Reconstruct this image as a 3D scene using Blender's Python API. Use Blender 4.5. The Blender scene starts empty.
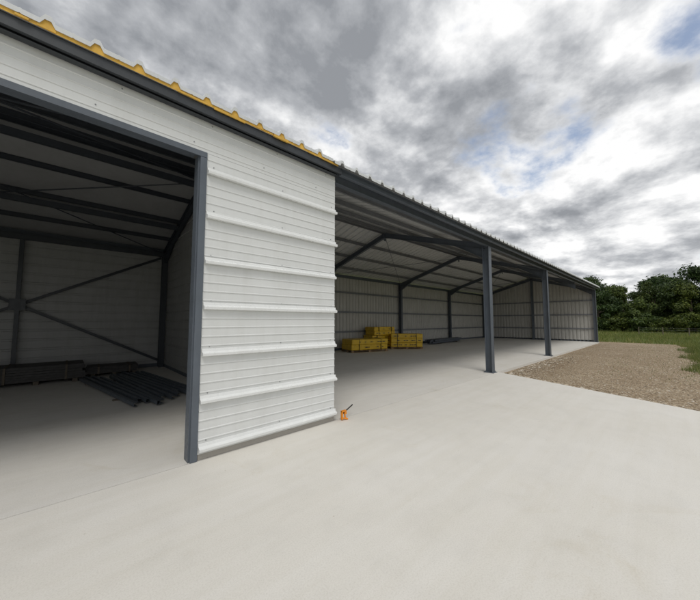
import bpy, math, random
import numpy as np
from mathutils import Vector, Matrix
random.seed(4); np.random.seed(4)
S=bpy.context.scene
S.view_settings.view_transform='Standard'; S.view_settings.look='None'; S.view_settings.exposure=0

# ---------------------------------------------------------------- materials
def newmat(name):
    m=bpy.data.materials.new(name); m.use_nodes=True
    nt=m.node_tree; b=nt.nodes['Principled BSDF']
    return m,nt,b
def N(nt,t,**k):
    n=nt.nodes.new(t)
    for a,v in k.items(): setattr(n,a,v)
    return n
def noise(nt,scale,detail=4,rough=.55,vec=None,dist=0):
    n=N(nt,'ShaderNodeTexNoise'); n.inputs['Scale'].default_value=scale
    n.inputs['Detail'].default_value=detail; n.inputs['Roughness'].default_value=rough
    n.inputs['Distortion'].default_value=dist
    if vec is not None: nt.links.new(vec,n.inputs['Vector'])
    return n
def ramp(nt,fac,stops):
    r=N(nt,'ShaderNodeValToRGB'); cr=r.color_ramp
    while len(cr.elements)<len(stops): cr.elements.new(.5)
    for e,(p,c) in zip(cr.elements,stops):
        e.position=p; e.color=(c[0],c[1],c[2],1) if hasattr(c,'__len__') else (c,c,c,1)
    nt.links.new(fac,r.inputs[0]); return r
def mul(nt,a,b,fac=1.0,mode='MULTIPLY'):
    m=N(nt,'ShaderNodeMix',data_type='RGBA',blend_type=mode)
    m.inputs[0].default_value=fac
    nt.links.new(a,m.inputs[6])
    if hasattr(b,'links'): nt.links.new(b,m.inputs[7])
    else: m.inputs[7].default_value=(*b,1)
    return m.outputs[2]
def geo(nt): return N(nt,'ShaderNodeNewGeometry').outputs['Position']
def mapv(nt,vec,scale=(1,1,1),rot=(0,0,0),loc=(0,0,0)):
    m=N(nt,'ShaderNodeMapping'); m.inputs['Scale'].default_value=scale; m.inputs['Rotation'].default_value=rot; m.inputs['Location'].default_value=loc
    nt.links.new(vec,m.inputs['Vector']); return m.outputs[0]
def bump(nt,h,b,st=.3,dist=.01):
    n=N(nt,'ShaderNodeBump'); n.inputs['Strength'].default_value=st; n.inputs['Distance'].default_value=dist
    nt.links.new(h,n.inputs['Height']); nt.links.new(n.outputs[0],b.inputs['Normal'])

def mat_paint(name,col,rough=.45,metal=0,var=.12,dirt=0.0,scale=2.5):
    m,nt,b=newmat(name); p=geo(nt)
    n=noise(nt,scale,5,.6,p)
    r=ramp(nt,n.outputs[0],[(.25,[c*(1-var) for c in col]),(.75,[min(1,c*(1+var)) for c in col])])
    out=r.outputs[0]
    if dirt>0:
        v=mapv(nt,p,(7,7,.9)); d=noise(nt,1.0,5,.65,v)
        rr=ramp(nt,d.outputs[0],[(.45,(1,1,1)),(.8,(1-dirt,1-dirt*1.05,1-dirt*1.2))])
        out=mul(nt,out,rr.outputs[0])
    nt.links.new(out,b.inputs['Base Color'])
    n2=noise(nt,18,3,.5,p); rr=ramp(nt,n2.outputs[0],[(.3,max(rough-.08,.05)),(.7,rough+.1)])
    nt.links.new(rr.outputs[0],b.inputs['Roughness'])
    b.inputs['Metallic'].default_value=metal
    bump(nt,n.outputs[0],b,.12,.01)
    return m

def mat_concrete(name,col):
    m,nt,b=newmat(name); p=geo(nt)
    big=noise(nt,.35,4,.6,p,.4); mid=noise(nt,2.6,8,.68,p,.2); fine=noise(nt,90,4,.75,p); st=noise(nt,1.0,6,.65,mapv(nt,p,(.45,6,1),(0,0,.2)))
    r=ramp(nt,mid.outputs[0],[(.28,[c*.95 for c in col]),(.5,col),(.74,[c*1.025 for c in col])])
    c=mul(nt,r.outputs[0],ramp(nt,big.outputs[0],[(.3,(.95,.943,.925)),(.6,(1,1,1))]).outputs[0])
    c=mul(nt,c,ramp(nt,fine.outputs[0],[(.3,(.87,.865,.85)),(.55,(1,1,1))]).outputs[0])
    c=mul(nt,c,ramp(nt,st.outputs[0],[(.35,(.965,.96,.945)),(.6,(1,1,1))]).outputs[0])
    vo=N(nt,'ShaderNodeTexVoronoi'); vo.inputs['Scale'].default_value=5; nt.links.new(p,vo.inputs['Vector'])
    c=mul(nt,c,ramp(nt,vo.outputs['Distance'],[(.02,(.66,.62,.56)),(.045,(1,1,1))]).outputs[0],.65)
    s2=noise(nt,.9,7,.7,mapv(nt,p,(1,1,1),(0,0,0),(7,3,0)),1.2)
    c=mul(nt,c,ramp(nt,s2.outputs[0],[(.60,(1,1,1)),(.72,(.945,.93,.90))]).outputs[0])
    nt.links.new(c,b.inputs['Base Color'])
    b.inputs['Roughness'].default_value=.85; b.inputs['Specular IOR Level'].default_value=.25
    bump(nt,fine.outputs[0],b,.35,.004)
    return m
def mat_gravel():
    m,nt,b=newmat('gravel_mat'); p=geo(nt)
    vo=N(nt,'ShaderNodeTexVoronoi'); vo.inputs['Scale'].default_value=30; nt.links.new(p,vo.inputs['Vector'])
    s=N(nt,'ShaderNodeSeparateColor'); nt.links.new(vo.outputs['Color'],s.inputs[0])
    r=ramp(nt,s.outputs[0],[(0,(.24,.185,.12)),(.45,(.42,.34,.24)),(.8,(.52,.44,.33)),(1,(.64,.57,.47))])
    big=noise(nt,.8,6,.65,p)
    c=mul(nt,r.outputs[0],ramp(nt,big.outputs[0],[(.3,(.74,.67,.58)),(.65,(1.0,.98,.94))]).outputs[0])
    c=mul(nt,c,ramp(nt,vo.outputs['Distance'],[(.3,(1,1,1)),(.75,(.58,.54,.48))]).outputs[0])
    nt.links.new(c,b.inputs['Base Color']); b.inputs['Roughness'].default_value=.95
    bump(nt,vo.outputs['Distance'],b,.7,.02); return m
def mat_grass():
    m,nt,b=newmat('grass_mat'); p=geo(nt)
    a=noise(nt,.25,6,.65,p,.5); f=noise(nt,9,5,.7,p)
    r=ramp(nt,a.outputs[0],[(.3,(.10,.14,.03)),(.5,(.15,.185,.05)),(.7,(.24,.225,.09))])
    c=mul(nt,r.outputs[0],ramp(nt,f.outputs[0],[(.3,(.6,.6,.55)),(.65,(1.1,1.1,1.0))]).outputs[0])
    nt.links.new(c,b.inputs['Base Color']); b.inputs['Roughness'].default_value=.9
    bump(nt,f.outputs[0],b,.8,.08); return m
def mat_leaf(name,stops):
    m,nt,b=newmat(name)
    g=N(nt,'ShaderNodeNewGeometry')
    o=N(nt,'ShaderNodeObjectInfo')
    r=ramp(nt,g.outputs['Random Per Island'],stops)
    cl=noise(nt,.7,3,.6,g.outputs['Position'])
    c=mul(nt,r.outputs[0],ramp(nt,cl.outputs[0],[(.3,(.6,.65,.6)),(.7,(1.3,1.22,1.05))]).outputs[0])
    c=mul(nt,c,ramp(nt,o.outputs['Random'],[(0,(.8,.9,.9)),(1,(1.25,1.1,.8))]).outputs[0])
    nt.links.new(c,b.inputs['Base Color']); b.inputs['Roughness'].default_value=.6
    tr=N(nt,'ShaderNodeBsdfTranslucent'); nt.links.new(c,tr.inputs[0])
    mx=N(nt,'ShaderNodeMixShader'); mx.inputs[0].default_value=.3
    nt.links.new(b.outputs[0],mx.inputs[1]); nt.links.new(tr.outputs[0],mx.inputs[2])
    nt.links.new(mx.outputs[0],nt.nodes['Material Output'].inputs[0]); return m

M_white=mat_paint('white_cladding_paint',(.665,.68,.675),.36,0,.025,.07)
M_flash=mat_paint('white_rail_paint',(.725,.74,.735),.3,0,.03,.05)
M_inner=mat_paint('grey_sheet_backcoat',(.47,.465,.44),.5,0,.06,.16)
M_inner_shade=mat_paint('closed_bay_sheet_shaded',(.39,.395,.39),.5,0,.06,.15)  # same sheet coloured darker to carry the closed bay's shade
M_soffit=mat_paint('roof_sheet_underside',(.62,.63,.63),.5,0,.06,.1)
M_soffit_shade=mat_paint('insulated_roof_underside_shaded',(.38,.385,.385),.5,0,.06,.1)  # underside tone lowered, shade of the enclosed bay put into the colour
M_roof=mat_paint('galvanised_roof_sheet',(.60,.62,.63),.45,.0,.06,.12)
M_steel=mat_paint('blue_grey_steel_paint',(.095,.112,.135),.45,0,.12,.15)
M_steel_shade=mat_paint('shaded_steel_paint',(.045,.053,.064),.45,0,.12,.15)  # darker copy of the steel paint, closed-bay shade painted in
M_dark=mat_paint('dark_eave_trim_paint',(.035,.04,.046),.45,0,.15,.1)
M_foam=mat_paint('yellow_insulation_foam',(.66,.40,.07),.8,0,.2,.2,9)
M_galv=mat_paint('galvanised_steel',(.30,.31,.32),.4,.5,.15,.1)
M_purl=mat_paint('galvanised_purlin',(.21,.22,.235),.45,.2,.15,.1)
M_black=mat_paint('black_plastic',(.02,.02,.02),.5)
M_orange=mat_paint('orange_plastic',(.75,.26,.02),.45)
M_yel=mat_paint('yellow_wrap_film',(.72,.47,.02),.35,0,.15,.2,5)
M_wood=mat_paint('pallet_wood',(.30,.20,.11),.8,0,.3,.2,8)
M_dwrap=mat_paint('dark_sheet_edges',(.045,.044,.042),.6,0,.3,.2,8)
M_bark=mat_paint('bark',(.10,.08,.06),.9,0,.35,.2,5)
M_fencew=mat_paint('weathered_post_wood',(.13,.11,.085),.9,0,.3,.2,8)
M_apron=mat_concrete('apron_concrete',(.725,.707,.665))
M_floor=mat_concrete('interior_floor_concrete',(.69,.675,.64))
M_curb=mat_concrete('upstand_concrete',(.40,.38,.35))
M_joint=mat_paint('joint_sealant',(.22,.21,.20),.9)
M_gravel=mat_gravel(); M_grass=mat_grass()
M_leafA=mat_leaf('leaf_dark',[(0,(.018,.038,.010)),(.5,(.040,.078,.018)),(1,(.085,.135,.035))])
M_leafB=mat_leaf('leaf_light',[(0,(.032,.060,.012)),(.5,(.075,.12,.025)),(1,(.14,.19,.05))])
M_blade=mat_leaf('grass_blades',[(0,(.08,.12,.02)),(.5,(.15,.20,.045)),(.8,(.22,.23,.08)),(1,(.36,.32,.15))])
def mat_stone():
    m,nt,b=newmat('stone_mat'); g=N(nt,'ShaderNodeNewGeometry')
    r=ramp(nt,g.outputs['Random Per Island'],[(0,(.19,.15,.105)),(.4,(.39,.32,.23)),(.85,(.51,.44,.345)),(1,(.70,.65,.57))])
    nt.links.new(r.outputs[0],b.inputs['Base Color']); b.inputs['Roughness'].default_value=.9; return m
M_stone=mat_stone()

# ---------------------------------------------------------------- mesh helpers
class MB:
    def __init__(s): s.v=[]; s.f=[]; s.m=[]
    def add(s,vs,fs,mi=0):
        o=len(s.v); s.v+= [tuple(p) for p in vs]; s.f+=[tuple(i+o for i in f) for f in fs]; s.m+=[mi]*len(fs)
    def box(s,a,b,mi=0):
        x0,y0,z0=a; x1,y1,z1=b
        s.add([(x0,y0,z0),(x1,y0,z0),(x1,y1,z0),(x0,y1,z0),(x0,y0,z1),(x1,y0,z1),(x1,y1,z1),(x0,y1,z1)],
              [(0,3,2,1),(4,5,6,7),(0,1,5,4),(1,2,6,5),(2,3,7,6),(3,0,4,7)],mi)
    def extr(s,prof,p0,p1,up=(0,0,1),caps=True,mi=0,closed=True):
        p0=Vector(p0);p1=Vector(p1);d=(p1-p0).normalized();u=Vector(up)
        u=(u-d*u.dot(d))
        if u.length<1e-4: u=d.orthogonal()
        u=u.normalized(); r=d.cross(u)
        n=len(prof)
        vs=[p0+r*a+u*b for a,b in prof]+[p1+r*a+u*b for a,b in prof]
        fs=[(i,(i+1)%n,(i+1)%n+n,i+n) for i in range(n if closed else n-1)]
        if caps and closed: fs+=[tuple(range(n))[::-1],tuple(range(n,2*n))]
        s.add(vs,fs,mi)
    def obj(s,name,mats,parent=None,smooth=False):
        me=bpy.data.meshes.new(name); me.from_pydata(s.v,[],s.f); 
        for m in (mats if isinstance(mats,list) else [mats]): me.materials.append(m)
        me.polygons.foreach_set('material_index',s.m)
        if smooth: me.polygons.foreach_set('use_smooth',[True]*len(s.f))
        me.update(); o=bpy.data.objects.new(name,me); S.collection.objects.link(o)
        if parent: o.parent=parent
        return o
def empty(name,loc=(0,0,0)):
    e=bpy.data.objects.new(name,None); e.location=loc; e.empty_display_size=.3; S.collection.objects.link(e); return e
def Isec(h,w,tw=.008,tf=.012):
    h/=2;w/=2;t=tw/2
    return [(-w,-h),(w,-h),(w,-h+tf),(t,-h+tf),(t,h-tf),(w,h-tf),(w,h),(-w,h),(-w,h-tf),(-t,h-tf),(-t,-h+tf),(-w,-h+tf)]
def Rsec(h,w): return [(-w/2,-h/2),(w/2,-h/2),(w/2,h/2),(-w/2,h/2)]
def Csec(h,w,t=.004):
    return [(-w/2,-h/2),(w/2,-h/2),(w/2,-h/2+t),(-w/2+t,-h/2+t),(-w/2+t,h/2-t),(w/2,h/2-t),(w/2,h/2),(-w/2,h/2)]
def circ(r,n=10): return [(r*math.cos(2*math.pi*i/n),r*math.sin(2*math.pi*i/n)) for i in range(n)]

# ---------------------------------------------------------------- dims
YF,YB=3.80,12.50; YM=(YF+YB)/2; XL,XP,XR=-4.6,3.20,29.6
YE=3.62; ZE=4.15; SL=.295
def zroof(y):
    yy = y if y<=YM else 2*YM-y
    return ZE+(yy-YE)*SL
B=empty('steel_hangar_building')
XC=2.45

# --- roof
def ribprofile(x0,x1,h,pitch=.3333,bw=.10,tw=.04):
    pts=[(x0,0)]; x=x0+pitch/2
    while x+bw/2<x1:
        pts+=[(x-bw/2,0),(x-tw/2,h),(x+tw/2,h),(x+bw/2,0)]
        if x+pitch/2+.01<x1: pts+=[(x+pitch/2-.012,0),(x+pitch/2,.006),(x+pitch/2+.012,0)]
        x+=pitch
    pts.append((x1,0)); return pts
def roofsheet(name,x0,x1,thick,over,mats,ins,lip=.004,hr=.045):
    pr=ribprofile(x0,x1,hr); mb=MB()
    for side in (0,1):
        ye=YE-over if side==0 else 2*YM-(YE-over)
        def P(x,y,dz): return (x,y,zroof(y)+dz)
        ym=YM
        n=len(pr)
        ys=[ye+(ym-ye)*k/4 for k in range(5)]
        vs=[P(x,y,thick+h) for y in ys for x,h in pr]
        fs=[(k*n+i,k*n+i+1,(k+1)*n+i+1,(k+1)*n+i) for k in range(4) for i in range(n-1)]
        if side: fs=[f[::-1] for f in fs]
        mb.add(vs,fs,0)
        e=[P(x,ye,thick+h) for x,h in pr]+[P(x,ye,thick+h-lip) for x,h in pr]
        mb.add(e,[(i,i+1,i+1+n,i+n) for i in range(n-1)],0)
        if not ins:
            vs=[P(x,y,thick+h-.004) for y in ys for x,h in pr]; mb.add(vs,[f[::-1] for f in fs],1)
        else:
            yf=YE if side==0 else 2*YM-YE
            u=[P(x,ye,thick+h-lip) for x,h in pr]+[P(x,yf,thick+h-lip) for x,h in pr]
            mb.add(u,[(i,i+1,i+1+n,i+n) for i in range(n-1)],0)
            e=[P(x,yf,thick+h-.003) for x,h in pr]+[P(x,yf,0) for x,h in pr]
            mb.add(e,[(i,i+1,i+1+n,i+n) for i in range(n-1)],2)
            mb.add([P(x0,yf,0),P(x1,yf,0),P(x1,ym,0),P(x0,ym,0)],[(0,3,2,1)],1)
            for xx in (x0,x1):
                mb.add([P(xx,yf,0),P(xx,ym,0),P(xx,ym,thick),P(xx,yf,thick)],[(0,1,2,3)],2)
    return mb.obj(name,mats,B)
roofsheet('insulated_roof_panels',XL-.15,3.02,.080,.012,[M_roof,M_soffit_shade,M_foam],True,.046,.055)
roofsheet('roof_sheeting',3.02,XR+.2,.05,.05,[M_roof,M_soffit],False,.046,.055)
mb=MB()
zr=zroof(YM)+.12
mb.add([(XL-.15,YM-.25,zr-.25*SL),(XR+.2,YM-.25,zr-.25*SL),(XR+.2,YM,zr+.01),(XL-.15,YM,zr+.01),(XL-.15,YM+.25,zr-.25*SL),(XR+.2,YM+.25,zr-.25*SL)],[(0,1,2,3),(3,2,5,4)])
mb.obj('ridge_cap',M_roof,B)
mb=MB()
x=XL
while x<2.9:
    w=random.uniform(.06,.4)
    if random.random()<.7:
        d=random.uniform(.004,.014); mb.box((x,YE-d,ZE+random.uniform(-.010,.012)),(x+w,YE+.01,ZE+random.uniform(.02,.032)))
    x+=w+random.uniform(.01,.12)
mb.obj('foam_edge_irregularities',M_foam,B)

mb=MB()
mb.extr(Csec(.13,.07),(XL,YE+.10,ZE-.055),(XP+.02,YE+.10,ZE-.055))
mb.box((XL,YE+.02,ZE-.10),(XP+.03,YE+.06,ZE-.004))
mb.obj('eave_trim',M_dark,B)
mb=MB()
for y in (YF+.07,):
    mb.extr(Isec(.20,.10),(XP+.04,y,ZE-.08),(XR,y,ZE-.08))
mb.extr(Csec(.12,.06),(XP+.03,YE+.06,ZE-.05),(XR+.15,YE+.06,ZE-.05))
mb.extr(Isec(.16,.09),(XL,YB-.05,ZE-.05),(XR,YB-.05,ZE-.05))
mb.obj('eave_beam',M_steel,B)

# --- frames
frames=[XL+.1,XC,9.70,16.25,22.8,XR-.12]
mb=MB()
for i,x in enumerate(frames):
    rb=.20; mi=1 if i<2 else 0
    for a,bb in ((YF+.12,YM),(YB-.08,YM)):
        mb.extr(Isec(rb,.12),(x,a,zroof(a)-.15-rb/2),(x,bb,zroof(bb)-.15-rb/2),mi=mi)
    for a,sg in ((YF+.1,1),(YB-.08,-1)):
        z0=zroof(a)-.15-rb
        L=1.1
        mb.add([(x-.006,a,z0),(x+.006,a,z0),(x+.006,a,z0-.32),(x-.006,a,z0-.32),(x-.006,a+sg*L,z0+SL*L),(x+.006,a+sg*L,z0+SL*L)],
               [(0,1,5,4),(3,4,5,2),(0,4,3),(1,2,5),(0,3,2,1)],mi)
        mb.extr(Rsec(.012,.12),(x,a,z0-.32),(x,a+sg*L,z0+SL*L),mi=mi)
    mb.extr(Rsec(.30,.012),(x-.07,YM,zroof(YM)-.34),(x+.07,YM,zroof(YM)-.34),mi=mi)
mb.obj('rafters',[M_steel,M_steel_shade],B)
mb=MB()
for i,x in enumerate(frames):
    fr = i in (2,3,5)
    if fr:
        mb.extr(Isec(.20,.20,.009,.014),(x,YF+.12,.02),(x,YF+.12,ZE-.185),up=(0,1,0))
        mb.box((x-.15,YF-.03,.002),(x+.15,YF+.27,.02))
        for dx in(-.11,.11):
            for dy in (.02,.22): mb.extr(circ(.014,6),(x+dx,YF+dy,.02),(x+dx,YF+dy,.05))
    mb.extr(Isec(.20,.16,.009,.014),(x,YB-.18,0.002),(x,YB-.18,ZE-.14),up=(0,1,0),mi=1 if i<2 else 0)
for x in (XR-.12,):
    mb.extr(Isec(.16,.16),(x,YM,0.002),(x,YM,zroof(YM)-.36),up=(1,0,0))
mb.obj('columns',[M_steel,M_steel_shade],B)
mb=MB()
mb.extr(Rsec(.14,.09),(1.105,YF+.07,.002),(1.105,YF+.07,3.60),up=(0,1,0))
mb.extr(Rsec(.12,.12),(XP-.10,YF+.12,.002),(XP-.10,YF+.12,4.02),up=(0,1,0))
mb.box((-4.0,YF-.0,3.60),(1.03,YF+.12,3.70))
mb.extr(Rsec(.14,.14),(-4.05,YF+.07,.002),(-4.05,YF+.07,3.62),up=(0,1,0))
mb.obj('door_frame',M_steel,B)
mb=MB()
mb.box((1.075,YF-.035,.004),(1.150,YF-.003,3.58))
mb.box((-4.0,YF-.035,3.585),(1.150,YF-.003,3.65))
mb.obj('door_edge_trim',M_steel,B)

for nm,xa,xb,mt in (('purlins_closed_bay',XL+.05,3.0,M_steel_shade),('purlins_open_bays',3.0,XR,M_purl)):
    mb=MB()
    for s in (0,1):
        for k in range(0,4):
            y=YE+1.05+k*1.12
            yy=y if s==0 else 2*YM-y
            mb.extr(Csec(.12,.05),(xa,yy,zroof(yy)-.065),(xb,yy,zroof(yy)-.065))
    mb.obj(nm,mt,B)
mb=MB()
def rod(a,b,r=.022,mi=0): mb.extr(circ(r,8),a,b,mi=mi)
yb=YB-.14
def angle(a,b): mb.extr([(-.04,-.04),(.04,-.04),(.04,-.03),(-.03,-.03),(-.03,.04),(-.04,.04)],a,b,mi=1)
xa,xb=XL+.2,XC-.1
angle((xa,yb,.25),(xb,yb,3.85)); angle((xa,yb-.07,3.85),(xb,yb-.07,.25))
mb.extr(Rsec(.09,.09),((xa+xb)/2,yb-.06,.002),((xa+xb)/2,yb-.06,3.95),up=(0,1,0),mi=1)
mb.box(((xa+xb)/2-.16,yb-.125,1.89),((xa+xb)/2+.16,yb-.112,2.21),1)
for (x0,x1) in ((XL+.1,XC),(9.7,16.25),(22.8,XR-.12)):
    for (y0,y1) in ((YF+.2,YM),(YM,YB-.2)):
        for a,b2 in ((y0,y1),(y1,y0)):
            rod((x0,a,zroof(a)-.28),(x1,b2,zroof(b2)-.28),.016 if x0<0 else .012,1 if x0<0 else 0)
mb.extr(Rsec(.14,.08),(XL+.1,YM+2.3,zroof(YM+2.3)-.3),(XC,YM+2.3,zroof(YM+2.3)-.3),mi=1)
mb.extr(Rsec(.14,.08),(XL+.1,YM,zroof(YM)-.4),(XC,YM,zroof(YM)-.4),mi=1)
mb.extr(Rsec(.16,.10),(XL+.1,YB-.25,3.95),(XC,YB-.25,3.95),mi=1)
mb.obj('bracing',[M_steel,M_steel_shade],B)
mb=MB()
for z in (1.0,2.1,3.2):
    mb.extr(Csec(.10,.05),(XC+.2,YB-.065,z),(XR,YB-.065,z))
    mb.extr(Csec(.10,.05),(XR-.03,YF+.25,z),(XR-.03,YB-.1,z),)
mb.obj('wall_girts',M_purl,B)

def wallprof(a0,a1,pitch=.25,h=.035):
    pts=[(a0,0)];a=a0+.05
    while a+.14<a1:
        pts+=[(a,0),(a+.025,h),(a+.085,h),(a+.11,0)]; a+=pitch
    pts.append((a1,0)); return pts
def vwall(name,axis,pos,a0,a1,ztop,mat,sgn=1):
    mb=MB(); pr=wallprof(a0,a1); n=len(pr)
    for off,flip in ((0,0),(.004,1)):
        vs=[]
        for a,h in pr:
            q=pos+sgn*(h+off); vs.append((a,q,0.03) if axis=='x' else (q,a,0.03))
        for a,h in pr:
            q=pos+sgn*(h+off); vs.append((a,q,ztop(a)) if axis=='x' else (q,a,ztop(a)))
        mb.add(vs,[(i,i+1,i+1+n,i+n) for i in range(n-1)])
    return mb.obj(name,mat,B)
def hwall(name,axis,pos,a0,a1,mat,sgn=1):
    prof=[]; z=.03
    while z<5.6:
        prof+=[(z,0),(z+.19,0),(z+.205,.022),(z+.245,.022),(z+.26,0)]; z+=.27
    mb=MB()
    if axis=='x':
        segs=[(a0,a1)]
    else:
        st=np.linspace(a0,a1,25).tolist()+[YM]; st=sorted(set(st)); segs=list(zip(st,st[1:]))
    for (s0,s1) in segs:
        for (z0,o0),(z1,o1) in zip(prof,prof[1:]):
            if z1-z0<1e-5: continue
            lim0=zroof(YB) if axis=='x' else zroof(s0)-.005; lim1=zroof(YB) if axis=='x' else zroof(s1)-.005
            if z0>=max(lim0,lim1): break
            q=[]
            for s_,zz_,o_ in ((s0,z0,o0),(s1,z0,o0),(s1,z1,o1),(s0,z1,o1)):
                lim=lim0 if s_==s0 else lim1
                zq=min(zz_,lim); p_=pos+sgn*o_
                q.append((s_,p_,zq) if axis=='x' else (p_,s_,zq))
            mb.add(q,[(0,1,2,3)])
    return mb.obj(name,mat,B)
hwall('rear_wall_closed_bay','x',YB,XL,XC+.1,M_inner_shade,1)
vwall('rear_wall','x',YB,XC+.13,XR,lambda a:zroof(YB)+.0,M_inner,1)
vwall('far_gable_wall','y',XR,YF+.02,YB,lambda a:zroof(a)+.02,M_inner,1)
hwall('near_gable_wall','y',XL,YF+.02,YB,M_inner_shade,-1)
hwall('partition_wall','y',XC+.10,YF+.2,YB,M_inner_shade,1)
mb=MB()
mb.box((XL,YB-.004,0.002),(XR,YB+.03,.12)); mb.box((XR,YF+.3,0.002),(XR+.03,YB,.12)); mb.box((XC+.09,YF+.25,0.002),(XC+.16,YB-.01,.10))
mb.obj('base_trim',M_steel,B)

# --- front cladding
def hclad(name,x0,x1,z0,z1,rails=(),fine=.09,fh=.006):
    pts=[]
    feats=[]
    zz=z0+.05
    while zz<z1-.02:
        if not any(abs(zz-r)<.06 for r in rails): feats.append(zz)
        zz+=fine
    feats.sort()
    pts.append((z0,0))
    for c in feats: pts+=[(c-.010,0),(c-.005,fh),(c+.005,fh),(c+.010,0)]
    pts.append((z1,0))
    mb=MB(); n=len(pts)
    vs=[(x0,YF-.02-o,z) for z,o in pts]+[(x1,YF-.02-o,z) for z,o in pts]
    mb.add(vs,[(i,i+n,i+1+n,i+1) for i in range(n-1)])
    for xx in(x0,x1):
        e=[(xx,YF-.02-o,z) for z,o in pts]+[(xx,YF+.02,z) for z,o in pts]
        mb.add(e,[(i,i+1,i+1+n,i+n) for i in range(n-1)])
    mb.add([(x0,YF+.02,z0),(x1,YF+.02,z0),(x1,YF+.02,z1),(x0,YF+.02,z1)],[(0,1,2,3)])
    mb.add([(x0,YF+.02,z0),(x1,YF+.02,z0),(x1,YF-.02,z0),(x0,YF-.02,z0)],[(0,1,2,3)])
    return mb.obj(name,M_white,B)
rails=[.13,.67,1.21,1.76,2.31,2.86,3.41]
hclad('front_cladding',1.155,XP,.07,3.648,rails,.108,.007)
hclad('header_cladding',XL,XP,3.651,ZE-.09,(),.09,.006)
mb=MB()
for r in rails:
    xs=1.158+random.uniform(0,.006); xe=XP+random.uniform(-.005,.02)
    tilt=random.uniform(-.004,.004)
    prof=[(.0,-.024),(.036,-.028),(.050,-.022),(.052,.006),(.048,.012),(.014,.028),(.006,.060),(0,.062)]
    vs=[(xs,YF-.024-a,r+b+tilt) for a,b in prof]+[(xe,YF-.024-a,r+b-tilt) for a,b in prof]; n=len(prof)
    mb.add(vs,[(i,i+n,(i+1)%n+n,(i+1)%n) for i in range(n)]+[tuple(range(n)),tuple(range(n,2*n))[::-1]])
mb.obj('cladding_ledges',M_flash,B)
mb=MB()
def screw(x,z,yo=.03):
    y=YF-yo
    mb.extr(circ(.007,8),(x,y,z),(x,y-.004,z)); mb.extr(circ(.0045,6),(x,y-.004,z),(x,y-.009,z))
for r in rails:
    for x in (1.24,2.2,3.12): screw(x+random.uniform(-.01,.01),r+.085,.020)
x=-4.4
while x<3.15:
    screw(x,3.735,.020); screw(x+.2,4.01,.020); x+=.9
mb.obj('cladding_screws',M_galv,B)
mb=MB(); mb.box((1.16,YF-.012,.002),(XP+.0,YF+.14,.068)); mb.obj('panel_upstand',M_curb,B)

# ---------------------------------------------------------------- ground
def poly(name,pts,z,mat,thick=0):
    mb=MB(); n=len(pts)
    vs=[(x,y,z) for x,y in pts]; fs=[tuple(range(n))]
    if thick:
        vs+=[(x,y,z-thick) for x,y in pts]; fs+=[(i,(i+n),((i+1)%n)+n,(i+1)%n) for i in range(n)]
    mb.add(vs,fs); return mb.obj(name,mat)
mb=MB()
g=[-1500,-700,-300,-150,-80]+list(range(-60,125,3))+[140,200,300,700,1500]
def hgt(x,y):
    d=max(0,x-34)+max(0,-y-6)*.4+max(0,y-20)
    return -.10+ (min(d,60)*.006 + (.10*math.sin(x*.21+1)*math.cos(y*.17) if d>0 else 0)*min(1,d/10))
n=len(g)
mb.add([(x,y,hgt(x,y)) for y in g for x in g],[(j*n+i,j*n+i+1,(j+1)*n+i+1,(j+1)*n+i) for j in range(n-1) for i in range(n-1)])
mb.obj('grass_field',M_grass,smooth=True)
def vedge(x): return -.85+.22*math.sin(x*1.3)+.12*math.sin(x*3.7+1)
edge=[]
for k in range(60):
    x=12.0+k*(19.2/59); edge.append((x,vedge(x)-(max(0,14-x))*2.5))
gp=[(9.0,3.85),(3.2,-14)]+[(7,-14)]+edge
gp+= [(31.6,.5),(31.9,3.0),(32.2,8.0),(31.8,13.2),(-6,13.4),(-6,3.9)]
poly('gravel',gp,-.085,M_gravel)
poly('concrete_apron',[(-26,YF-.026),(-26,-14),(2.6,-14),(8.25,-.30),(9.93,YF-.026)],.0,M_apron,.12)
poly('interior_floor',[(XL-.1,YF-.015),(XR+.08,YF-.015),(XR+.08,YB+.1),(XL-.1,YB+.1)],.0,M_floor,.16)
poly('floor_joint',[(-26,YF-.04),(9.93,YF-.04),(9.93,YF-.0),(-26,YF-.0)],-.005,M_joint)

def stones(name,N_,fn,smin,smax,z):
    ico=[(0,0,1),(.9,0,.2),(.28,.85,.3),(-.72,.52,.1),(-.72,-.52,.25),(.28,-.85,.15),(0,0,-.6)]
    fc=[(0,1,2),(0,2,3),(0,3,4),(0,4,5),(0,5,1),(6,2,1),(6,3,2),(6,4,3),(6,5,4),(6,1,5)]
    mb=MB()
    for _ in range(N_):
        x,y=fn(); s=smin+(smax-smin)*random.random()**3; a=random.random()*6.28; c,sn=math.cos(a),math.sin(a)
        sx,sy,sz=s*random.uniform(.7,1.3),s*random.uniform(.6,1.1),s*random.uniform(.35,.7)
        j=[random.uniform(.8,1.2) for _ in ico]
        mb.add([(x+(p[0]*sx*c-p[1]*sy*sn)*q,y+(p[0]*sx*sn+p[1]*sy*c)*q,z+p[2]*sz*q) for p,q in zip(ico,j)],fc)
    mb.obj(name,M_stone)
def f1():
    y=random.uniform(-1,3.7); t=random.random()**1.6
    x0=8.3+(y+.3)*.412
    return (x0+.05+t*20,y)
def f2():
    if random.random()<.5:
        x=random.uniform(10.0,17); return (x,3.72-abs(random.gauss(0,.35)))
    y=random.uniform(-1,3.6); return (8.3+(y+.3)*.412+.06+abs(random.gauss(0,.2)),y)
stones('gravel_stones',19000,f1,.007,.028,-.083)
stones('rubble_stones',2000,f2,.018,.06,-.078)

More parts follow.
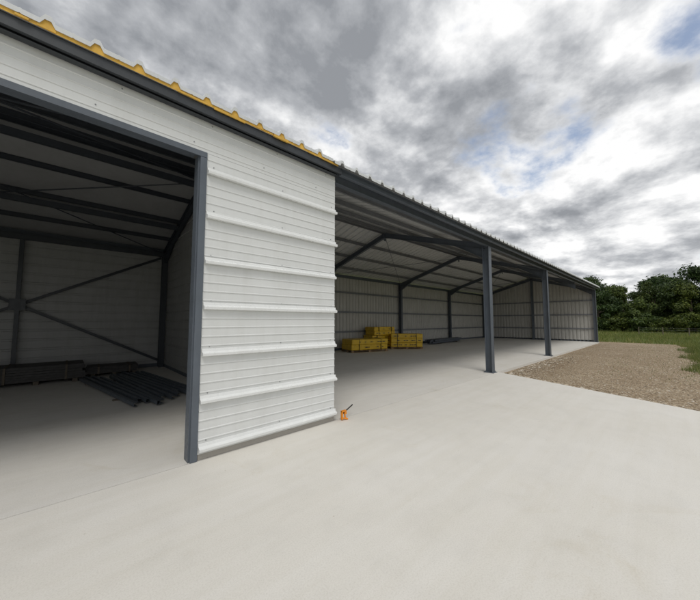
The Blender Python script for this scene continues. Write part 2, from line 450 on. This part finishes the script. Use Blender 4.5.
def blades(name,N_,fn,h0,h1,w):
    P=np.array([fn() for _ in range(N_)]); a=np.random.rand(N_)*6.283
    h=h0+(h1-h0)*np.random.rand(N_)**2
    lean=np.random.randn(N_,2)*.35*h[:,None]
    z=np.array([max(-.09,hgt(x,y)) for x,y in P])-.01
    ww=w*(.6+.8*np.random.rand(N_))
    v=np.zeros((N_,3,3)); dx=np.cos(a)*ww; dy=np.sin(a)*ww
    v[:,0]=np.c_[P[:,0]-dx,P[:,1]-dy,z]; v[:,1]=np.c_[P[:,0]+dx,P[:,1]+dy,z]
    v[:,2]=np.c_[P[:,0]+lean[:,0],P[:,1]+lean[:,1],z+h]
    me=bpy.data.meshes.new(name); f=np.arange(N_*3).reshape(-1,3)
    me.from_pydata(v.reshape(-1,3).tolist(),[],f.tolist()); me.materials.append(M_blade)
    o=bpy.data.objects.new(name,me); S.collection.objects.link(o)
def g1():
    x=random.uniform(14,34); return (x,vedge(x)+.35-abs(random.gauss(0,2.6)))
def g2():
    return (random.uniform(31.3,60),random.uniform(-9,12))
blades('grass_verge',45000,g1,.05,.30,.006)
blades('grass_tufts',45000,g2,.08,.40,.014)
def g3():
    x=random.uniform(12,31); return (x,-.85+random.random()**2.5*2.6)
blades('weeds',3500,g3,.03,.11,.006)

# ---------------------------------------------------------------- trees
def tree_mesh(name,H,R,nl,leafmat,seed,leaf=.17,base=.12):
    rs=np.random.RandomState(seed); rnd=random.Random(seed)
    mb=MB()
    def limb(p,q,r0,r1,n=7):
        p=Vector(p);q=Vector(q);d=(q-p).normalized();u=d.orthogonal().normalized();r=d.cross(u)
        vs=[p+(u*math.cos(t)+r*math.sin(t))*r0 for t in [6.283*i/n for i in range(n)]]+[q+(u*math.cos(t)+r*math.sin(t))*r1 for t in [6.283*i/n for i in range(n)]]
        mb.add(vs,[(i,(i+1)%n,(i+1)%n+n,i+n) for i in range(n)],0)
    top=(rnd.uniform(-.3,.3),rnd.uniform(-.3,.3),H*.75)
    limb((0,0,-.3),(top[0]*.4,top[1]*.4,H*.35),.035*H*.6,.025*H*.6); limb((top[0]*.4,top[1]*.4,H*.35),top,.025*H*.6,.02)
    lobes=[]
    for i in range(34):
        t=rnd.random(); z=H*(base+(1-base)*t)
        env=math.sin(math.pi*min(1,(.18+.80*t)))**.6
        a=rnd.random()*6.283; rr=R*env*rnd.uniform(.25,1.0)
        c=(rr*math.cos(a),rr*math.sin(a),z); s=R*rnd.uniform(.14,.36)
        lobes.append((c,s))
        if i%2==0: limb((top[0]*.4,top[1]*.4,min(z*.8,H*.4)),c,.05,.015,5)
    allv=[]
    per=nl//len(lobes)
    for c,s in lobes:
        d=rs.randn(per,3); d/=np.linalg.norm(d,axis=1)[:,None]
        rad=s*(.45+.65*rs.rand(per)**.7)*(1+.25*np.sin(d[:,0]*5+c[0])*np.cos(d[:,1]*6+c[1]))
        p=np.array(c)+d*rad[:,None]*np.array([1,1,.75])
        n=d+rs.randn(per,3)*.6+np.array([0,0,.3]); n/=np.linalg.norm(n,axis=1)[:,None]
        u=np.cross(n,rs.randn(per,3)); u/=np.linalg.norm(u,axis=1)[:,None]; w=np.cross(n,u)
        sz=leaf*(.5+rs.rand(per))[:,None]
        allv.append(np.stack([p-u*sz,p-w*sz*.55,p+u*sz,p+w*sz*.55],1))
    V=np.concatenate(allv).reshape(-1,3); V[:,2]=np.maximum(V[:,2],.02)
    nv=len(mb.v); F=(np.arange(len(V)).reshape(-1,4)+nv)
    vs=mb.v+V.tolist(); fs=mb.f+F.tolist()
    me=bpy.data.meshes.new(name); me.from_pydata(vs,[],fs); me.materials.append(M_bark); me.materials.append(leafmat)
    me.polygons.foreach_set('material_index',[0]*len(mb.f)+[1]*len(F)); me.update(); return me
TM=[tree_mesh('oak_tree_mesh_%d'%i,H,R,13000,lm,10+i,.13) for i,(H,R,lm) in enumerate([(7.5,3.2,M_leafA),(6.5,2.9,M_leafB),(8.2,3.0,M_leafA),(5.6,3.1,M_leafB)])]
BM=tree_mesh('bush_mesh',2.6,1.9,6000,M_leafB,50,.12,.05)
def place(me,name,D,L,s=1):
    x=.685*D+.729*L; y=.729*D-.685*L
    o=bpy.data.objects.new(name,me); o.location=(x,y,hgt(x,y)-.05); o.rotation_euler=(0,0,random.random()*6.28); o.scale=(s,s,s*random.uniform(.93,1.06)); S.collection.objects.link(o)
k=0
for D,L,s in [(46,38,.88),(46,42,.95),(44,44.5,.85),(42,40,.80),(41,46,1.0),(39,44.5,.92),(39,48,1.05),(37,45.5,.9),(36,49,1.05),(35,52,1.1),(33,45,.8),(33,52,1.0),(31,53,1.05),(50,44,1.1),(52,36,1.0),(54,41,1.15),(48,49,1.2),(52,30,1.0),(30,58,1.1),(25,60,1.1),(56,46,1.3),(50,53,1.3),(50,40,1.1),(47,46,1.05),(43,49,1.15)]:
    place(TM[k%4],'broadleaf_tree',D,L,s); k+=1
for D in range(0,12):
    place(BM,'bush',46-D*1.5,36+D*1.35,random.uniform(.7,1.1))
rs=np.random.RandomState(3); V=[]
for i in range(150):
    a=math.radians(-60+i*1.7); r=150+20*rs.rand(); cx,cy=r*math.cos(a),r*math.sin(a); H=6+6*rs.rand()
    n=260; d=rs.randn(n,3); d/=np.linalg.norm(d,axis=1)[:,None]
    p=np.array([cx,cy,H*.5])+d*np.array([4.5,4.5,H*.5])*(.7+.4*rs.rand(n,1)); u=rs.randn(n,3); u/=np.linalg.norm(u,axis=1)[:,None]; w=np.cross(u,d)
    V.append(np.stack([p-u*.7,p-w*.6,p+u*.7,p+w*.6],1))
V=np.concatenate(V).reshape(-1,3)
me=bpy.data.meshes.new('distant_tree_line'); me.from_pydata(V.tolist(),[],np.arange(len(V)).reshape(-1,4).tolist()); me.materials.append(M_leafA)
o=bpy.data.objects.new('distant_tree_line',me); S.collection.objects.link(o)

mb=MB()
pts=[]
for i in range(14):
    D=36-i*1.6; L=34.5+i*1.2; x=.685*D+.729*L; y=.729*D-.685*L; z=hgt(x,y); pts.append((x,y,z))
    mb.extr(circ(.04,7),(x,y,z-.2),(x+random.uniform(-.05,.05),y,z+.95+random.uniform(-.08,.05)))
for a,b in zip(pts,pts[1:]):
    for h in (.35,.65,.88): mb.extr(circ(.003,4),(a[0],a[1],a[2]+h),(b[0],b[1],b[2]+h),mi=1)
mb.obj('wire_fence',[M_fencew,M_galv])

# ---------------------------------------------------------------- props
def pack(name,x,y,z,w,d,h,rot,pal=True):
    e=empty(name,(x,y,z)); e.rotation_euler=(0,0,rot)
    zz=0
    if pal:
        mb=MB()
        for i in range(5): mb.box((-w/2+i*(w-.1)/4,-d/2,.1),(-w/2+i*(w-.1)/4+.1,d/2,.122))
        for yy in(-d/2,-.04,d/2-.08): 
            mb.box((-w/2,yy,.078),(w/2,yy+.08,.0985)); mb.box((-w/2,yy,.003),(w/2,yy+.08,.02))
            for xx in (-w/2,-.07,w/2-.14): mb.box((xx,yy,.0215),(xx+.14,yy+.08,.0765))
        mb.obj('pallet_base',M_wood,e); zz=.124
    mb=MB()
    nl=3 if h>.55 else 2
    for l in range(nl):
        z0=zz+l*h/nl+.001; z1=zz+(l+1)*h/nl-.001
        o=random.uniform(-.02,.02); q=random.uniform(-.03,.03)
        mb.box((-w/2+q,-d/2+o,z0),(w/2+q,d/2+o,z1))
    o=mb.obj('wrapped_bundles',M_yel,e)
    bv=o.modifiers.new('b','BEVEL'); bv.width=.03; bv.segments=3
    mb=MB()
    for l in range(nl):
        zc=zz+(l+.5)*h/nl; xx=-w*.42
        while xx<w*.36:
            lw=random.uniform(.04,.16)
            if random.random()<.55: mb.box((xx,-d/2-.026,zc-.022),(xx+lw,-d/2-.019,zc+.018),0)
            xx+=lw+.04
    for xs in (-w*.3,w*.3): mb.box((xs-.008,-d/2-.028,zz),(xs+.008,d/2+.028,zz+h+.006),0)
    mb.obj('printed_labels_and_straps',M_black,e)
    return e
pack('yellow_wrapped_pallet',14.5,10.7,.0,1.8,1.1,.74,-.75)
pack('yellow_wrapped_pallet',11.6,11.2,.0,2.2,1.1,.54,-.25)
pack('yellow_wrapped_pallet',13.45,11.7,.80,1.5,.9,.46,-.2,False)
pack('yellow_wrapped_pallet',13.45,11.8,.0,1.6,.9,.66,-.2)
def bundle(name,cx,cy,ang,n,L,sp,layers=1,sec=.10,mat=M_galv,bear=.07):
    mb=MB(); d=Vector((math.cos(ang),math.sin(ang),0)); r=Vector((-d.y,d.x,0))
    for t in (-.3,.3):
        c=Vector((cx,cy,bear/2))+d*L*t; mb.extr(Rsec(bear*.9,.07),c-r*(n*sp/2+.02),c+r*(n*sp/2+.02),mi=1)
    for l in range(layers):
        for i in range(n-l):
            o=r*((i-(n-1)/2)*sp+random.uniform(-.015,.015)); j=random.uniform(-.35,.35); c=Vector((cx,cy,bear+sec/2+l*(sec+.004)))+o
            dd=(d+r*random.uniform(-.03,.03)).normalized()
            mb.extr(Csec(sec,sec*.9,.004),c+dd*(j-L/2),c+dd*(j+L/2))
    mb.obj(name,[mat,M_fencew])
bundle('steel_profile_bundle',1.30,9.0,math.radians(98),12,4.0,.12,1,.07,M_steel,.03)
bundle('steel_profile_bundle',20.5,11.6,math.radians(4),6,4.5,.14,2,.12,M_steel)
def sstack(name,x,y,n,rot=0,w=1.8,d=1.0):
    e=empty(name,(x,y,0)); e.rotation_euler=(0,0,rot); mb=MB()
    for xx in (-w*.4,0,w*.4): mb.box((xx-.05,-d/2,.002),(xx+.05,d/2,.09),1)
    for l in range(n):
        ox=random.uniform(-.05,.05); oy=random.uniform(-.03,.03); z=.092+l*.062
        mb.box((-w/2+ox,-d/2+oy,z),(w/2+ox,d/2+oy,z+.058))
    for xx in (-w*.3,w*.3): mb.box((xx-.02,-d/2-.04,.08),(xx+.02,d/2+.04,.092+n*.062+.004),1)
    mb.obj('boards',[M_dwrap,M_fencew],e)
sstack('stacked_boards',-.5,11.4,6); sstack('stacked_boards',-2.5,11.5,5,.1); sstack('stacked_boards',1.1,11.7,3,-.05,1.2,.8); sstack('stacked_boards',-3.7,10.4,5,1.4)
e=empty('bar_clamp',(3.33,YF-.10,.0))
mb=MB()
mb.extr(Rsec(.02,.008),(-.03,0,.10),(.30,.10,.17)); mb.obj('bar',M_black,e)
mb=MB()
mb.box((-.045,-.018,.012),(-.020,.018,.15)); mb.box((-.045,-.020,.13),(.05,.020,.155)); mb.extr(circ(.014,10),(-.03,0,.04),(.07,-.03,.012)); mb.extr(circ(.014,10),(.02,0,.10),(.045,-.01,.015))
mb.box((.02,-.018,.085),(.06,.018,.131))
o=mb.obj('jaw_and_handle',M_orange,e); bv=o.modifiers.new('b','BEVEL'); bv.width=.005; bv.segments=2

# ---------------------------------------------------------------- world sky with clouds
SUN_EL,SUN_AZ=math.radians(58),math.radians(215)
w=bpy.data.worlds.new('sky'); S.world=w; w.use_nodes=True; nt=w.node_tree; nt.nodes.clear()
L=nt.links.new
out=N(nt,'ShaderNodeOutputWorld'); sky=N(nt,'ShaderNodeTexSky',sky_type='NISHITA'); sky.sun_disc=False; sky.sun_elevation=SUN_EL; sky.sun_rotation=SUN_AZ
bg1=N(nt,'ShaderNodeBackground'); bg1.inputs[1].default_value=.15; L(sky.outputs[0],bg1.inputs[0])
tc=N(nt,'ShaderNodeTexCoord'); sx=N(nt,'ShaderNodeSeparateXYZ'); L(tc.outputs['Generated'],sx.inputs[0])
def math_(op,a,b=None,clamp=False):
    m=N(nt,'ShaderNodeMath',operation=op,use_clamp=clamp)
    for i,q in enumerate((a,b)):
        if q is None: continue
        if hasattr(q,'links'): L(q,m.inputs[i])
        else: m.inputs[i].default_value=q
    return m.outputs[0]
zz=math_('ADD',math_('MAXIMUM',sx.outputs[2],0.0),.26)
cx=N(nt,'ShaderNodeCombineXYZ'); L(math_('DIVIDE',sx.outputs[0],zz),cx.inputs[0]); L(math_('DIVIDE',sx.outputs[1],zz),cx.inputs[1]); cx.inputs[2].default_value=.7
P=cx.outputs[0]
n1=noise(nt,2.1,10,.57,P,.1); n1b=noise(nt,2.1,10,.57,mapv(nt,P,loc=(.09,.05,.0)),.1)
n2=noise(nt,2.2,9,.58,mapv(nt,P,(1,1,1),(0,0,.6)),.15); n3=noise(nt,.9,3,.5,mapv(nt,P,(1,1,1),(0,0,1.7)),.1)
def blob(d,deg):
    v=Vector(d).normalized(); dp=N(nt,'ShaderNodeVectorMath',operation='DOT_PRODUCT'); L(tc.outputs['Generated'],dp.inputs[0]); dp.inputs[1].default_value=v
    mr=N(nt,'ShaderNodeMapRange',interpolation_type='SMOOTHSTEP'); L(dp.outputs['Value'],mr.inputs[0]); mr.inputs[1].default_value=math.cos(math.radians(deg)); mr.inputs[2].default_value=1; return mr.outputs[0]
b1=blob((.86,.235,.455),14); b2=blob((.832,-.10,.57),8); dk=blob((.475,.583,.662),36); b3=blob((.99,-.12,.07),8)
gap=math_('ADD',math_('ADD',math_('MULTIPLY',b1,.19),math_('MULTIPLY',b2,.13)),math_('MULTIPLY',b3,.22))
d0=math_('ADD',math_('MULTIPLY',math_('SUBTRACT',n1.outputs[0],.5),1.35),.575)
dens=math_('SUBTRACT',d0,gap)
cov=N(nt,'ShaderNodeMapRange',interpolation_type='SMOOTHSTEP'); L(dens,cov.inputs[0]); cov.inputs[1].default_value=.20; cov.inputs[2].default_value=.38; cov.inputs[3].default_value=.15
sh=math_('ADD',math_('MULTIPLY',n2.outputs[0],.60),math_('MULTIPLY',n3.outputs[0],.40))
sh=math_('SUBTRACT',sh,math_('MULTIPLY',dk,.045))
sh=math_('ADD',sh,math_('MULTIPLY',math_('SUBTRACT',n1b.outputs[0],n1.outputs[0]),.80))
sh=math_('SUBTRACT',sh,math_('MULTIPLY',math_('SUBTRACT',dens,.5),.20))
cr=ramp(nt,sh,[(.33,(.30,.315,.34)),(.43,(.47,.485,.51)),(.52,(.74,.75,.765)),(.60,(1.0,1.0,1.0))])
bg2=N(nt,'ShaderNodeBackground'); L(cr.outputs[0],bg2.inputs[0]); bg2.inputs[1].default_value=1.0
mx=N(nt,'ShaderNodeMixShader'); L(cov.outputs[0],mx.inputs[0]); L(bg1.outputs[0],mx.inputs[1]); L(bg2.outputs[0],mx.inputs[2]); L(mx.outputs[0],out.inputs[0])

sd=bpy.data.lights.new('sun','SUN'); sd.energy=1.5; sd.angle=math.radians(26); sd.color=(1,.96,.90)
so=bpy.data.objects.new('sun',sd); S.collection.objects.link(so)
dirv=Vector((math.sin(SUN_AZ)*math.cos(SUN_EL),math.cos(SUN_AZ)*math.cos(SUN_EL),math.sin(SUN_EL)))
so.rotation_euler=dirv.to_track_quat('Z','Y').to_euler()
cd=bpy.data.cameras.new('camera'); cd.sensor_width=36; cd.lens=300/700*36; cd.clip_end=5000; cd.clip_start=.05
co=bpy.data.objects.new('camera',cd); S.collection.objects.link(co); co.location=(0,0,1.6)
p=math.radians(4.0); f=Vector((.685*math.cos(p),.729*math.cos(p),math.sin(p)))
co.rotation_euler=f.to_track_quat('-Z','Y').to_euler(); S.camera=co
